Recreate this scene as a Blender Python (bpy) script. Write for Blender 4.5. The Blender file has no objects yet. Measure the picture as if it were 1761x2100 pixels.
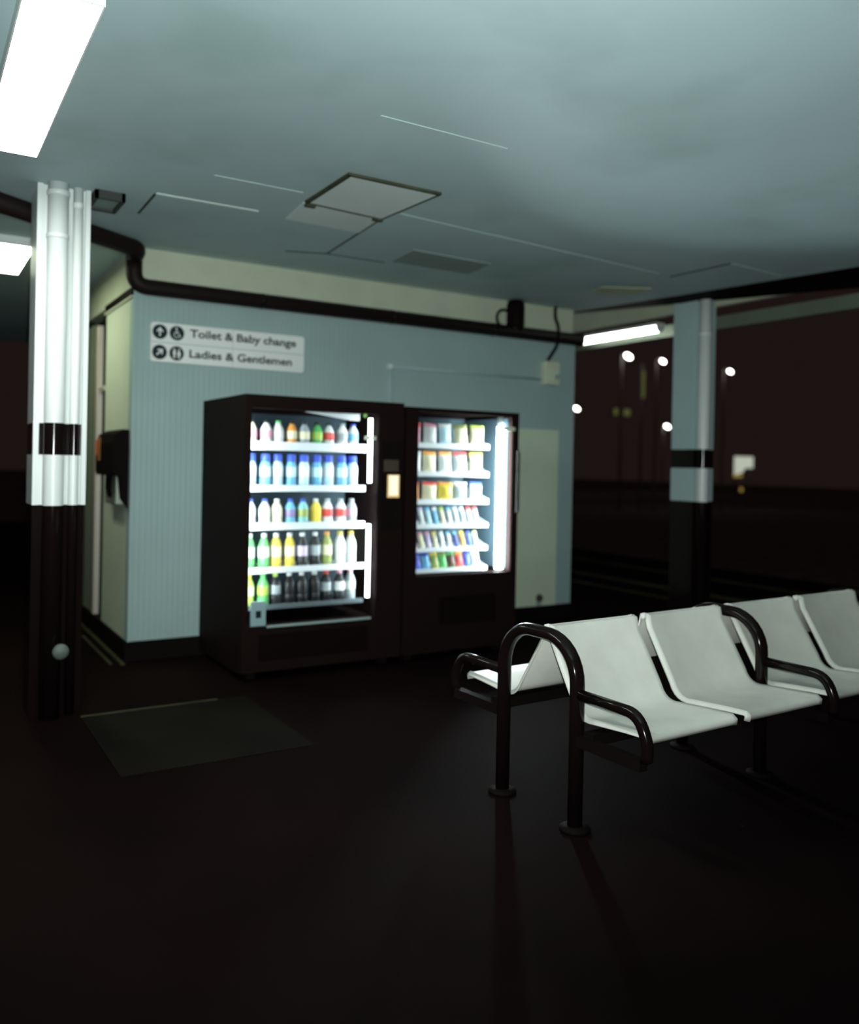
import bpy, math, random
from math import sin, cos, pi, radians
from mathutils import Vector, Matrix, Euler

random.seed(7)
S = bpy.context.scene
COL = S.collection

# ------------------------------------------------------------------ materials
def lin(r, g, b):
    f = lambda c: (c / 12.92) if c <= 0.04045 else ((c + 0.055) / 1.055) ** 2.4
    return (f(r / 255), f(g / 255), f(b / 255))

def mat(name, col, rough=0.5, metal=0.0, spec=0.5, var=0.0, vscale=3.0, bump=0.0, bscale=200.0, ribs=None, dirt=None):
    m = bpy.data.materials.new(name); m.use_nodes = True
    nt = m.node_tree; n = nt.nodes; l = nt.links
    b = n['Principled BSDF']
    b.inputs['Base Color'].default_value = (*col, 1)
    b.inputs['Roughness'].default_value = rough
    b.inputs['Metallic'].default_value = metal
    b.inputs['Specular IOR Level'].default_value = spec
    tc = n.new('ShaderNodeTexCoord')
    csock = None
    if var > 0:
        nz = n.new('ShaderNodeTexNoise'); nz.inputs['Scale'].default_value = vscale; nz.inputs['Detail'].default_value = 5
        l.new(tc.outputs['Object'], nz.inputs['Vector'])
        mr = n.new('ShaderNodeMapRange'); mr.inputs[1].default_value = 0.3; mr.inputs[2].default_value = 0.7
        mr.inputs[3].default_value = 1 - var; mr.inputs[4].default_value = 1 + var
        l.new(nz.outputs['Fac'], mr.inputs[0])
        mx = n.new('ShaderNodeVectorMath'); mx.operation = 'SCALE'; mx.inputs[0].default_value = col
        l.new(mr.outputs[0], mx.inputs['Scale'])
        csock = mx.outputs[0]
    if dirt:
        nz = n.new('ShaderNodeTexNoise'); nz.inputs['Scale'].default_value = dirt[1]; nz.inputs['Detail'].default_value = 4
        l.new(tc.outputs['Object'], nz.inputs['Vector'])
        cr = n.new('ShaderNodeMapRange'); cr.inputs[1].default_value = 0.52; cr.inputs[2].default_value = 0.75
        cr.inputs[3].default_value = 0; cr.inputs[4].default_value = dirt[2]
        l.new(nz.outputs['Fac'], cr.inputs[0])
        mix = n.new('ShaderNodeMix'); mix.data_type = 'RGBA'
        l.new(cr.outputs[0], mix.inputs[0])
        if csock: l.new(csock, mix.inputs[6])
        else: mix.inputs[6].default_value = (*col, 1)
        mix.inputs[7].default_value = (*dirt[0], 1)
        csock = mix.outputs[2]
    if csock: l.new(csock, b.inputs['Base Color'])
    if ribs:
        wv = n.new('ShaderNodeTexWave'); wv.wave_type = 'BANDS'; wv.bands_direction = ribs[0]
        wv.inputs['Scale'].default_value = ribs[1]
        l.new(tc.outputs['Object'], wv.inputs['Vector'])
        bp = n.new('ShaderNodeBump'); bp.inputs['Strength'].default_value = ribs[2]; bp.inputs['Distance'].default_value = 0.004
        l.new(wv.outputs['Fac'], bp.inputs['Height']); l.new(bp.outputs[0], b.inputs['Normal'])
    elif bump > 0:
        nz = n.new('ShaderNodeTexNoise'); nz.inputs['Scale'].default_value = bscale
        l.new(tc.outputs['Object'], nz.inputs['Vector'])
        bp = n.new('ShaderNodeBump'); bp.inputs['Strength'].default_value = bump; bp.inputs['Distance'].default_value = 0.004
        l.new(nz.outputs['Fac'], bp.inputs['Height']); l.new(bp.outputs[0], b.inputs['Normal'])
    return m

def emit(name, col, strength):
    m = bpy.data.materials.new(name); m.use_nodes = True
    nt = m.node_tree; nt.nodes.clear()
    e = nt.nodes.new('ShaderNodeEmission'); e.inputs[0].default_value = (*col, 1); e.inputs[1].default_value = strength
    o = nt.nodes.new('ShaderNodeOutputMaterial'); nt.links.new(e.outputs[0], o.inputs[0])
    return m

def glass(name):
    m = bpy.data.materials.new(name); m.use_nodes = True
    nt = m.node_tree; nt.nodes.clear()
    t = nt.nodes.new('ShaderNodeBsdfTransparent'); t.inputs[0].default_value = (0.96, 0.98, 0.98, 1)
    g = nt.nodes.new('ShaderNodeBsdfGlossy'); g.inputs['Roughness'].default_value = 0.03
    fr = nt.nodes.new('ShaderNodeFresnel'); fr.inputs[0].default_value = 1.35
    mx = nt.nodes.new('ShaderNodeMixShader'); o = nt.nodes.new('ShaderNodeOutputMaterial')
    nt.links.new(fr.outputs[0], mx.inputs[0]); nt.links.new(t.outputs[0], mx.inputs[1]); nt.links.new(g.outputs[0], mx.inputs[2])
    nt.links.new(mx.outputs[0], o.inputs[0])
    return m

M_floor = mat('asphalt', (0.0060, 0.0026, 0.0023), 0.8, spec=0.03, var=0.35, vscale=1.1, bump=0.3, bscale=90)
M_slab = mat('slab', (0.0062, 0.0045, 0.0033), 0.75, spec=0.06, var=0.3, vscale=2.5, bump=0.3, bscale=90)
M_line = mat('worn_line', (0.075, 0.075, 0.03), 0.8, spec=0.1, var=0.5, vscale=2.0)
M_kerb = mat('kerb_edge', (0.045, 0.045, 0.022), 0.8, spec=0.1, var=0.4, vscale=4)
M_ceiling = mat('ceiling_paint', (0.47, 0.605, 0.615), 0.6, spec=0.3, var=0.07, vscale=0.8, dirt=((0.30, 0.42, 0.40), 1.3, 0.5))
M_tile = mat('ceiling_tile_pale', (0.72, 0.80, 0.77), 0.6, spec=0.3, var=0.06, vscale=2)
M_tiledark = mat('ceiling_tile_grey', (0.28, 0.35, 0.33), 0.7, spec=0.2, var=0.06, vscale=2)
M_tileyel = mat('ceiling_tile_stained', (0.46, 0.50, 0.33), 0.7, spec=0.2, var=0.15, vscale=3)
M_seamdark = mat('seam_dark', (0.06, 0.065, 0.04), 0.8, spec=0.1, var=0.3, vscale=8)
M_seamfaint = mat('seam_faint', (0.50, 0.63, 0.60), 0.6)
M_seamlight = mat('seam_light', (0.60, 0.68, 0.63), 0.5, var=0.05)
M_front = mat('cladding_grey', (0.345, 0.465, 0.455), 0.5, spec=0.3, var=0.05, vscale=2.0, ribs=('X', 8.0, 0.3))
M_side = mat('cladding_cream', (0.56, 0.62, 0.50), 0.55, spec=0.3, var=0.06, vscale=2)
M_fascia = mat('fascia_cream', (0.56, 0.60, 0.46), 0.6, spec=0.3, var=0.08, vscale=2.2, dirt=((0.36, 0.42, 0.33), 2.2, 0.6))
M_panel = mat('panel_cream', (0.60, 0.70, 0.53), 0.55, spec=0.3, var=0.1, vscale=1.3)
M_black = mat('black_gloss', (0.007, 0.004, 0.0038), 0.14, spec=0.2)
M_glint = mat('glint_grey', (0.10, 0.13, 0.11), 0.6)  # tone of a light's reflection in the gloss black paint
M_boxd = mat('box_dark', (0.035, 0.04, 0.035), 0.7)
M_blackp = mat('black_pipe_paint', (0.012, 0.007, 0.0065), 0.55, spec=0.15)
M_post = mat('galvanised_grey', (0.24, 0.22, 0.22), 0.7, spec=0.1, var=0.1)
M_blackm = mat('black_matt', (0.0065, 0.004, 0.0038), 0.7, spec=0.05, var=0.2, vscale=3)
M_cab = mat('cabinet_black', (0.011, 0.0062, 0.0055), 0.6, spec=0.03)
M_inner = mat('cabinet_inner', (0.035, 0.06, 0.075), 0.6, spec=0.2)
M_shelfd = mat('shelf_grey', (0.10, 0.13, 0.14), 0.5)
M_shelf = mat('shelf_white', (0.72, 0.78, 0.80), 0.4)
M_seat = mat('seat_paint', (0.74, 0.73, 0.66), 0.45, spec=0.35, var=0.05, vscale=9, bump=0.25, bscale=260)
M_col = mat('column_paint', (0.42, 0.55, 0.55), 0.4, spec=0.4, var=0.04)
M_pipew = mat('pipe_white', (0.72, 0.76, 0.74), 0.35, spec=0.5, var=0.03)
M_grey = mat('grey_plastic', (0.30, 0.40, 0.38), 0.5)
M_cream = mat('cream_plastic', (0.62, 0.66, 0.50), 0.45, var=0.05, vscale=15)
M_signw = mat('sign_white', (0.88, 0.90, 0.87), 0.35, var=0.03)
M_signk = mat('sign_black', (0.012, 0.025, 0.028), 0.5, spec=0.2)
M_signline = mat('sign_line', (0.42, 0.55, 0.58), 0.5)
M_alu = mat('door_frame_pale', (0.62, 0.55, 0.48), 0.35, metal=0.3)
M_doorg = mat('door_frame_green', (0.22, 0.26, 0.19), 0.5)
M_dark = mat('dark_glass', (0.01, 0.012, 0.012), 0.1)
M_metal = mat('phone_metal', (0.45, 0.50, 0.44), 0.35, metal=0.6)
M_orange = mat('orange_paint', (0.75, 0.10, 0.03), 0.5)
M_amber = mat('amber_paint', (0.30, 0.12, 0.03), 0.5)
M_brown = mat('rust_brown', (0.05, 0.035, 0.02), 0.8)
M_glass = glass('pane_glass')
M_gutter = mat('gutter_grey', (0.16, 0.20, 0.15), 0.6, var=0.1)
M_ballast = mat('ballast', (0.22, 0.20, 0.20), 0.9, spec=0.0, var=0.4, vscale=2, bump=0.5, bscale=20)

E_tube = emit('tube_light', (0.93, 1.0, 0.97), 12.0)
E_panel = emit('diffuser_light', (0.95, 1.0, 0.97), 36.0)
E_far = emit('far_tube_light', (0.96, 1.0, 0.90), 9.0)
E_pass = emit('passage_light', (0.90, 1.0, 0.72), 25.0)
E_stripglint = emit('vending_strip_glint', (0.88, 0.97, 1.0), 9.0)  # glow of the tube's reflection in the drinks machine pane
E_vend = emit('vending_tube', (0.88, 0.97, 1.0), 130.0)
E_disp = emit('display_glow', (1.0, 0.93, 0.70), 1.15)
E_dispy = emit('display_edge', (1.0, 0.72, 0.25), 0.75)
E_street = emit('street_lamp_glow', (1.0, 0.95, 0.90), 14.0)
E_green = emit('green_led', (0.25, 0.55, 0.15), 0.9)
E_sign = emit('far_sign_glow', (0.82, 0.88, 0.72), 0.55)
E_yel = emit('far_yellow_glow', (0.75, 0.55, 0.12), 0.35)
E_gy = emit('far_olive_glow', (0.50, 0.55, 0.14), 0.15)

# ------------------------------------------------------------------ mesh builder
class MB:
    def __init__(s): s.v = []; s.f = []; s.m = []; s.sm = []
    def _add(s, vs, fs, mi, smooth):
        o = len(s.v); s.v += [tuple(v) for v in vs]
        for f in fs: s.f.append(tuple(o + i for i in f)); s.m.append(mi); s.sm.append(smooth)
        return s
    def box(s, x0, x1, y0, y1, z0, z1, mi=0):
        vs = [(x, y, z) for x in (x0, x1) for y in (y0, y1) for z in (z0, z1)]
        fs = [(0, 1, 3, 2), (4, 6, 7, 5), (0, 4, 5, 1), (2, 3, 7, 6), (0, 2, 6, 4), (1, 5, 7, 3)]
        return s._add(vs, fs, mi, False)
    def prism(s, poly, z0, z1, mi=0, axis='z'):
        """poly extruded along axis; for 'y' poly is (x,z), for 'x' poly is (y,z)"""
        n = len(poly)
        def P(a, b, c):
            return {'z': (a, b, c), 'y': (a, c, b), 'x': (c, a, b)}[axis]
        vs = [P(a, b, z0) for a, b in poly] + [P(a, b, z1) for a, b in poly]
        fs = [tuple(range(n))[::-1], tuple(range(n, 2 * n))] + [(i, (i + 1) % n, n + (i + 1) % n, n + i) for i in range(n)]
        return s._add(vs, fs, mi, False)
    def lathe(s, prof, c=(0, 0, 0), seg=20, mi=0, mats=None):
        vs = []; fs = []; n = len(prof)
        for r, z in prof:
            for k in range(seg):
                a = 2 * pi * k / seg; vs.append((c[0] + r * cos(a), c[1] + r * sin(a), c[2] + z))
        o = len(s.v)
        s.v += vs
        for i in range(n - 1):
            for k in range(seg):
                k2 = (k + 1) % seg
                s.f.append((o + i * seg + k, o + i * seg + k2, o + (i + 1) * seg + k2, o + (i + 1) * seg + k))
                s.m.append(mats[i] if mats else mi); s.sm.append(True)
        s.f.append(tuple(o + k for k in range(seg))[::-1]); s.m.append(mats[0] if mats else mi); s.sm.append(False)
        s.f.append(tuple(o + (n - 1) * seg + k for k in range(seg))); s.m.append(mats[-1] if mats else mi); s.sm.append(False)
        return s
    def tube(s, pts, r, seg=14, mi=0, ry=None, up=None, closed=False, caps=True, mats=None):
        pts = [Vector(p) for p in pts]; n = len(pts); ry = ry or r
        T = []
        for i in range(n):
            a = pts[(i - 1) % n] if (closed or i > 0) else pts[i]
            b = pts[(i + 1) % n] if (closed or i < n - 1) else pts[i]
            T.append((b - a).normalized())
        ref = Vector(up) if up else (Vector((0, 0, 1)) if abs(T[0].z) < 0.9 else Vector((1, 0, 0)))
        nrm = (ref - T[0] * ref.dot(T[0])).normalized()
        rings = []
        for i in range(n):
            if up:
                nrm = (ref - T[i] * ref.dot(T[i])).normalized()
            else:
                nrm = (nrm - T[i] * nrm.dot(T[i])).normalized()
            bn = T[i].cross(nrm)
            rings.append([pts[i] + nrm * (r * cos(2 * pi * k / seg)) + bn * (ry * sin(2 * pi * k / seg)) for k in range(seg)])
        o = len(s.v)
        for rg in rings: s.v += [tuple(v) for v in rg]
        for i in range(n if closed else n - 1):
            j = (i + 1) % n
            for k in range(seg):
                k2 = (k + 1) % seg
                s.f.append((o + i * seg + k, o + i * seg + k2, o + j * seg + k2, o + j * seg + k)); s.m.append(mats[i] if mats else mi); s.sm.append(True)
        if caps and not closed:
            s.f.append(tuple(o + k for k in range(seg))[::-1]); s.m.append(mats[0] if mats else mi); s.sm.append(False)
            s.f.append(tuple(o + (n - 1) * seg + k for k in range(seg))); s.m.append(mats[-1] if mats else mi); s.sm.append(False)
        return s
    def ball(s, c, rx, ry, rz, seg=16, rings=10, mi=0):
        prof = [(sin(pi * i / rings), -cos(pi * i / rings)) for i in range(1, rings)]
        vs = []
        for r, z in prof:
            for k in range(seg):
                a = 2 * pi * k / seg; vs.append((c[0] + rx * r * cos(a), c[1] + ry * r * sin(a), c[2] + rz * z))
        fs = []; n = len(prof)
        for i in range(n - 1):
            for k in range(seg):
                k2 = (k + 1) % seg; fs.append((i * seg + k, i * seg + k2, (i + 1) * seg + k2, (i + 1) * seg + k))
        vs += [(c[0], c[1], c[2] - rz), (c[0], c[1], c[2] + rz)]
        b, t = len(vs) - 2, len(vs) - 1
        for k in range(seg):
            k2 = (k + 1) % seg; fs.append((b, k2, k)); fs.append((t, (n - 1) * seg + k, (n - 1) * seg + k2))
        return s._add(vs, fs, mi, True)
    def build(s, name, mats, parent=None, bevel=0, loc=None):
        me = bpy.data.meshes.new(name)
        me.from_pydata(s.v, [], s.f); me.update()
        for m in (mats if isinstance(mats, (list, tuple)) else [mats]): me.materials.append(m)
        me.polygons.foreach_set('material_index', s.m)
        me.polygons.foreach_set('use_smooth', s.sm)
        import bmesh
        bm = bmesh.new(); bm.from_mesh(me); bmesh.ops.recalc_face_normals(bm, faces=bm.faces); bm.to_mesh(me); bm.free()
        o = bpy.data.objects.new(name, me); COL.objects.link(o)
        if parent: o.parent = parent
        if loc: o.location = loc
        if bevel:
            bv = o.modifiers.new('Bevel', 'BEVEL'); bv.width = bevel; bv.segments = 2; bv.limit_method = 'ANGLE'
        return o

def B(*a): return MB().box(*a)

def tag(o, label=None, cat=None, group=None, kind=None):
    if label: o['label'] = label
    if cat: o['category'] = cat
    if group: o['group'] = group
    if kind: o['kind'] = kind
    return o

def struct(o): o['kind'] = 'structure'; return o

def thing(name, label, cat, loc=(0, 0, 0), rz=0, group=None):
    o = bpy.data.objects.new(name, None); COL.objects.link(o)
    o.empty_display_size = 0.1
    o.location = loc; o.rotation_euler = (0, 0, rz)
    return tag(o, label, cat, group)

def arc(c, r, a0, a1, n, plane):
    out = []
    for i in range(n + 1):
        a = a0 + (a1 - a0) * i / n
        u, v = r * cos(a), r * sin(a)
        out.append({'yz': (c[0], c[1] + u, c[2] + v), 'xz': (c[0] + u, c[1], c[2] + v), 'xy': (c[0] + u, c[1] + v, c[2])}[plane])
    return out

def fillet(pts, r, n=6):
    pts = [Vector(p) for p in pts]; out = [pts[0]]
    for i in range(1, len(pts) - 1):
        a, b, c = pts[i - 1], pts[i], pts[i + 1]
        d1 = (a - b).normalized(); d2 = (c - b).normalized()
        p, q = b + d1 * r, b + d2 * r
        for k in range(n + 1):
            t = k / n
            out.append(p * (1 - t) ** 2 + b * 2 * t * (1 - t) + q * t * t)
    out.append(pts[-1]); return out

ORD = ['', 'first', 'second', 'third', 'fourth', 'fifth', 'sixth', 'seventh', 'eighth', 'ninth', 'tenth', 'eleventh']

# ------------------------------------------------------------------ key dimensions
ZC = 2.859        # ceiling height
W = 3.987         # kiosk front width
ZP = 0.135        # plinth height
ZB = 2.545        # bottom of the black pipe band

# ------------------------------------------------------------------ the setting
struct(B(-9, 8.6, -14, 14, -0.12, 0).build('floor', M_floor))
struct(B(-70, 120, -60, 160, -1.3, -1.05).build('track_bed', M_ballast))
struct(MB().prism([(-0.5, -2.2), (0.42, -2.2), (0.42, -1.2), (-0.5, -1.2)], 0.0, 0.004).build('trim_1', M_slab))
struct(B(5.70, 5.77, -6, 9, 0, 0.004).build('trim_2', M_line))
struct(B(6.28, 6.44, -6, 9, 0, 0.004).build('trim_3', M_line))
struct(B(7.46, 7.58, -6, 9, 0, 0.004).build('trim_4', M_line))
# kerb lines along the foot of the kiosk's left side
struct(MB().box(-0.06, -0.035, -0.1, 1.6, 0, 0.012).box(-0.125, -0.105, -0.05, 1.0, 0, 0.008).build('trim_5', M_kerb))
struct(B(-0.5, 0.25, -1.215, -1.195, 0.004, 0.008).build('trim_6', M_kerb))

# ceiling: ends along an oblique edge on the right
struct(MB().prism([(-6, -14), (6.08, -14), (4.35, -2.10), (4.036, 0.06), (4.036, 6), (-6, 6)], ZC, ZC + 0.03).build('ceiling', M_ceiling))
struct(MB().prism([(6.08, -14), (10.78, -14), (4.893, -1.727), (4.05, 0.06), (4.036, 0.06), (4.35, -2.10)], ZC - 0.002, ZC + 0.03).build('trim_7', M_blackm))
# cream fascia of the canopy beyond
struct(B(5.0, 5.06, -6.5, 6, 2.90, 3.25).build('trim_8', M_fascia))
struct(B(5.25, 5.32, -6.5, 6, 2.74, 2.86).build('trim_9', M_gutter))

# kiosk walls
struct(B(0, W, 0, 0.1, ZP, ZB + 0.05).build('wall_front', M_front))
struct(MB().box(0, 0.1, 0.1, 0.91, ZP, ZB + 0.02).box(0, 0.1, 2.15, 4.2, ZP, ZB + 0.02).build('wall_left', M_side))
struct(B(W - 0.1, W, 0.1, 4.2, ZP, ZC).build('wall_right', M_front))
struct(B(0, W, 4.2, 4.3, ZP, ZC).build('wall_back', M_front))
struct(MB().box(0.0, W - 0.02, 0.015, 0.1, ZB + 0.05, ZC).build('trim_10', M_fascia))       # cream wall above the pipe
struct(MB().box(0.0, 0.1, 0.1, 4.2, ZB + 0.02, ZC).build('trim_11', M_fascia))
struct(MB().box(-0.012, 0.0, 0.0, 0.92, ZB - 0.02, ZB + 0.035).build('trim_12', M_blackm))    # dark line over the left side
struct(MB().box(-0.015, 0.0, 0.0, 0.92, ZB - 0.034, ZB - 0.022).build('trim_13', M_fascia))
struct(B(-0.02, W, -0.012, 0.1, 0, ZP).build('baseboard_front', M_blackm))
struct(B(-0.02, 0.1, 0.1, 4.2, 0, ZP).build('baseboard_left', M_blackm))
struct(B(W - 0.1, W + 0.005, 0.1, 4.3, 0, ZP).build('baseboard_right', M_blackm))
# pale flush panel on the right of the front wall
pn = B(3.345, 3.80, -0.014, 0.0, 0.135, 1.735).build('wall_panel', M_panel, bevel=0.003)
tag(pn, 'tall pale cream panel on the grey wall right of the snack vending machine', 'panel')
lk = MB().lathe([(0.0, 0), (0.03, 0), (0.034, 0.01), (0.03, 0.03), (0.012, 0.045), (0.0, 0.045)], seg=14).build('drain_outlet', M_brown, pn)
lk.location = (3.60, -0.014, 0.21); lk.rotation_euler = (radians(90), 0, 0)
B(3.575, 3.63, -0.02, -0.013, 0.136, 0.20).build('rust_plate', M_tiledark, pn)

# door on the left side
dr = bpy.data.objects.new('door_1', None); COL.objects.link(dr); dr['kind'] = 'structure'; dr.location = (0, 1.5, 0)
def dpart(o): o.parent = dr; o.matrix_parent_inverse = Matrix.Translation((0, -1.5, 0)); return o
dpart(MB().box(0.03, 0.09, 0.91, 1.18, ZP, ZB + 0.02).build('door_jamb', M_blackm))
dpart(MB().box(-0.012, 0.07, 1.18, 1.275, ZP, ZB - 0.08).build('door_stile', M_alu, bevel=0.006))
dpart(MB().box(-0.004, 0.07, 1.275, 1.34, ZP, ZB - 0.06).build('door_edge', M_dark))
dpart(MB().box(0.0, 0.07, 1.34, 1.70, ZP, ZB - 0.05).build('door_leaf', M_doorg))
dpart(MB().box(0.02, 0.07, 1.70, 2.15, ZP, ZB + 0.02).build('door_glass', M_dark))
dpart(MB().box(-0.006, 0.06, 0.92, 1.18, 1.93, 1.965).build('transom_rail', M_alu))

# ceiling battens and joints (all in the ceiling's own plane)
def strip(name, a, b, w, m, h=0.006):
    a = Vector((a[0], a[1], 0)); b = Vector((b[0], b[1], 0)); d = (b - a).normalized(); n = Vector((-d.y, d.x, 0)) * w / 2
    return struct(MB().prism([tuple((a + n).xy), tuple((b + n).xy), tuple((b - n).xy), tuple((a - n).xy)], ZC - h, ZC).build(name, m))
strip('trim_14', (-0.172, -1.275), (0.41, -1.283), 0.026, M_seamlight)
strip('trim_15', (-0.175, -1.265), (-0.165, -0.83), 0.014, M_seamdark, 0.003)
strip('trim_16', (0.0, -1.755), (0.49, -1.755), 0.012, M_seamfaint, 0.003)
strip('trim_17', (1.075, -1.56), (1.168, -0.60), 0.013, M_seamdark, 0.003)
strip('trim_18', (0.90, -0.50), (1.168, -0.60), 0.018, M_seamdark, 0.003)
strip('trim_19', (1.168, -0.60), (1.62, -0.61), 0.012, M_seamdark, 0.003)
strip('trim_20', (0.35, -2.895), (1.01, -2.895), 0.012, M_seamfaint, 0.003)
strip('trim_21', (1.12, -1.72), (3.45, -1.52), 0.02, M_seamfaint, 0.003)
strip('trim_22', (3.60, -1.50), (3.62, -2.04), 0.02, M_seamdark, 0.003)
strip('trim_23', (3.62, -2.04), (4.22, -2.0), 0.014, M_seamfaint, 0.003)

# access hatch
ht = thing('ceiling_hatch', 'square access hatch with dark rusty edges in the ceiling', 'hatch', (0.83, -1.9, ZC))
def hp(o): o.matrix_parent_inverse = Matrix.Translation((-0.83, 1.9, -ZC)); return o
hf = MB()
co = [(0.55, -2.192), (1.105, -2.19), (1.068, -1.585), (0.557, -1.626)]
for i, w in ((0, 0.020), (1, 0.010), (2, 0.006), (3, 0.022)):
    a = Vector(co[i]); b = Vector(co[(i + 1) % 4]); d = (b - a).normalized(); n = Vector((-d.y, d.x)) * w
    hf.prism([tuple(a), tuple(b), tuple(b + n), tuple(a + n)], ZC - 0.014, ZC)
hp(hf.build('hatch_frame', M_seamdark, ht))
hp(MB().prism([(0.568, -2.172), (1.092, -2.172), (1.060, -1.598), (0.572, -1.64)], ZC - 0.010, ZC).build('hatch_panel', M_tile, ht))
for (x, y) in ((0.60, -1.60), (1.045, -1.575)):
    hp(B(x - 0.03, x + 0.03, y - 0.018, y + 0.012, ZC - 0.022, ZC - 0.008).build('latch', M_seamdark, ht))
hp(MB().prism([(0.56, -1.60), (1.065, -1.56), (1.10, -1.22), (0.60, -1.24)], ZC - 0.005, ZC).build('patch_board', M_tile, ht))
tl = MB().prism([(1.60, -1.06), (2.26, -1.04), (2.31, -0.68), (1.64, -0.68)], ZC - 0.007, ZC).build('ceiling_panel', M_tiledark)
tag(tl, 'darker grey flush panel in the ceiling between the hatch and the kiosk wall', 'panel')
tl = MB().prism([(3.44, -0.92), (3.80, -1.12), (3.86, -0.86), (3.52, -0.72)], ZC - 0.006, ZC).build('ceiling_panel', M_tileyel)
tag(tl, 'yellow-stained patch panel in the dark ceiling near its right edge', 'panel')

# small dark boxed unit on the ceiling beside the left column
bx = MB()
bx.box(-0.47, -0.31, -1.165, -1.145, ZC - 0.045, ZC).box(-0.47, -0.31, -0.915, -0.895, ZC - 0.045, ZC)
bx.box(-0.47, -0.45, -1.165, -0.895, ZC - 0.045, ZC).box(-0.33, -0.31, -1.165, -0.895, ZC - 0.045, ZC)
cb = bx.build('ceiling_box', M_boxd)
tag(cb, 'small dark framed box fixed to the ceiling right of the left column', 'box')
B(-0.45, -0.33, -1.145, -0.915, ZC - 0.03, ZC).build('cover', M_tiledark, cb)

# ------------------------------------------------------------------ pipes, cables and fittings on the kiosk
pp = MB()
pp.tube(fillet([(-1.5, -1.22, ZC - 0.06), (-0.015, -0.185, ZC - 0.06), (-0.015, -0.06, ZC - 0.09)], 0.06)
        + fillet([(-0.015, -0.06, ZC - 0.12), (-0.015, -0.06, 2.577), (W + 0.02, -0.06, 2.577)], 0.10, 8), 0.055, 16)
o = pp.build('drain_pipe', M_blackp)
tag(o, 'long black pipe bending down from the ceiling and running along the kiosk top', 'pipe')
for x in (0.9, 2.0, 3.0):
    MB().tube([(x - 0.015, -0.06, 2.577), (x + 0.015, -0.06, 2.577)], 0.058, 16).build('pipe_clip', M_black, o)

q = MB().lathe([(0.078, 0), (0.08, 0.01), (0.08, 0.19), (0.07, 0.225), (0.055, 0.238)], seg=20).build('branch_housing', M_blackm, o, loc=(3.24, -0.06, 2.62))
MB().lathe([(0.086, -0.035), (0.086, 0.0)], seg=20).build('collar', M_black, q)
cl = MB().tube(arc((3.06, -0.132, 2.67), 0.074, 0, 2 * pi, 24, 'xz')[:-1], 0.013, 8, closed=True)
o = tag(cl.build('cable_coil', M_blackm), 'black cable ring hanging beside the housing above the wall pipe', 'cable')
cv = MB().tube(fillet([(3.72, -0.03, ZC), (3.70, -0.04, 2.76), (3.668, -0.14, 2.66), (3.665, -0.14, 2.5), (3.628, -0.04, 2.36)], 0.07), 0.0155, 8)
tag(cv.build('power_cable', M_blackm), 'short thick black cable dropping from the ceiling into the cream switch box', 'cable')
sw = thing('switch_box', 'cream wall switch box under the black cable on the grey wall', 'switch box', (3.665, 0, 2.14))
B(-0.085, 0.085, -0.075, 0, 0, 0.215).build('box_body', M_cream, sw, bevel=0.012)
B(-0.05, 0.06, -0.083, -0.075, 0.04, 0.13).build('switch_plate', M_panel, sw, bevel=0.003)
kn = MB().lathe([(0.022, 0), (0.022, 0.02), (0.016, 0.026)], seg=12).build('knob', M_grey, sw)
kn.location = (0.035, -0.083, 0.075); kn.rotation_euler = (radians(90), 0, 0)
cd = MB()
cd.tube([(2.02, -0.02, 1.83), (2.012, -0.02, 2.185)], 0.011, 8).tube([(2.012, -0.02, 2.185), (3.58, -0.02, 2.188)], 0.008, 8)
co_ = cd.build('conduit', M_col)
tag(co_, 'thin painted conduit from the vending machine top across the wall to the switch box', 'conduit')
B(1.995, 2.03, -0.035, 0, 2.165, 2.205).build('elbow_box', M_pipew, co_, bevel=0.004)

# ------------------------------------------------------------------ toilet sign
def text_mesh(txt, size, mat_, parent, name, x0, x1, zbase, y):
    cu = bpy.data.curves.new(name, 'FONT'); cu.body = txt; cu.size = size; cu.extrude = 0.0; cu.bevel_depth = 0.0019; cu.bevel_resolution = 1
    ob = bpy.data.objects.new(name, cu); COL.objects.link(ob)
    bpy.context.view_layer.update()
    dg = bpy.context.evaluated_depsgraph_get()
    me = bpy.data.meshes.new_from_object(ob.evaluated_get(dg))
    bpy.data.objects.remove(ob)
    xs = [v.co.x for v in me.vertices]; a, b = min(xs), max(xs); k = (x1 - x0) / (b - a)
    for v in me.vertices:
        X, Y, Z = v.co
        v.co = (x0 + (X - a) * k, y - Z, zbase + Y)
    me.materials.clear(); me.materials.append(mat_)
    o = bpy.data.objects.new(name, me); COL.objects.link(o); o.parent = parent
    return o

sg = thing('direction_sign', 'white sign reading Toilet & Baby change, Ladies & Gentlemen on the grey wall', 'sign', (0, 0, 0))
def rrect(x0, x1, z0, z1, r, n=5):
    p = []
    for cx, cz, a in ((x1 - r, z1 - r, 0), (x0 + r, z1 - r, pi / 2), (x0 + r, z0 + r, pi), (x1 - r, z0 + r, 3 * pi / 2)):
        for i in range(n + 1):
            t = a + pi / 2 * i / n; p.append((cx + r * cos(t), cz + r * sin(t)))
    return p
MB().prism(rrect(0.115, 1.262, 2.078, 2.352, 0.022), -0.018, 0, axis='y').build('board', M_signw, sg)
MB().box(0.118, 1.26, -0.0192, -0.017, 2.2115, 2.2165).box(0.70, 0.703, -0.0192, -0.017, 2.08, 2.35).build('panel_joint', M_signline, sg)
YS = -0.0185
text_mesh('Toilet & Baby change', 0.078, M_signk, sg, 'lettering', 0.387, 1.195, 2.269, YS)
text_mesh('Ladies & Gentlemen', 0.078, M_signk, sg, 'lettering', 0.385, 1.163, 2.124, YS)
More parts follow.
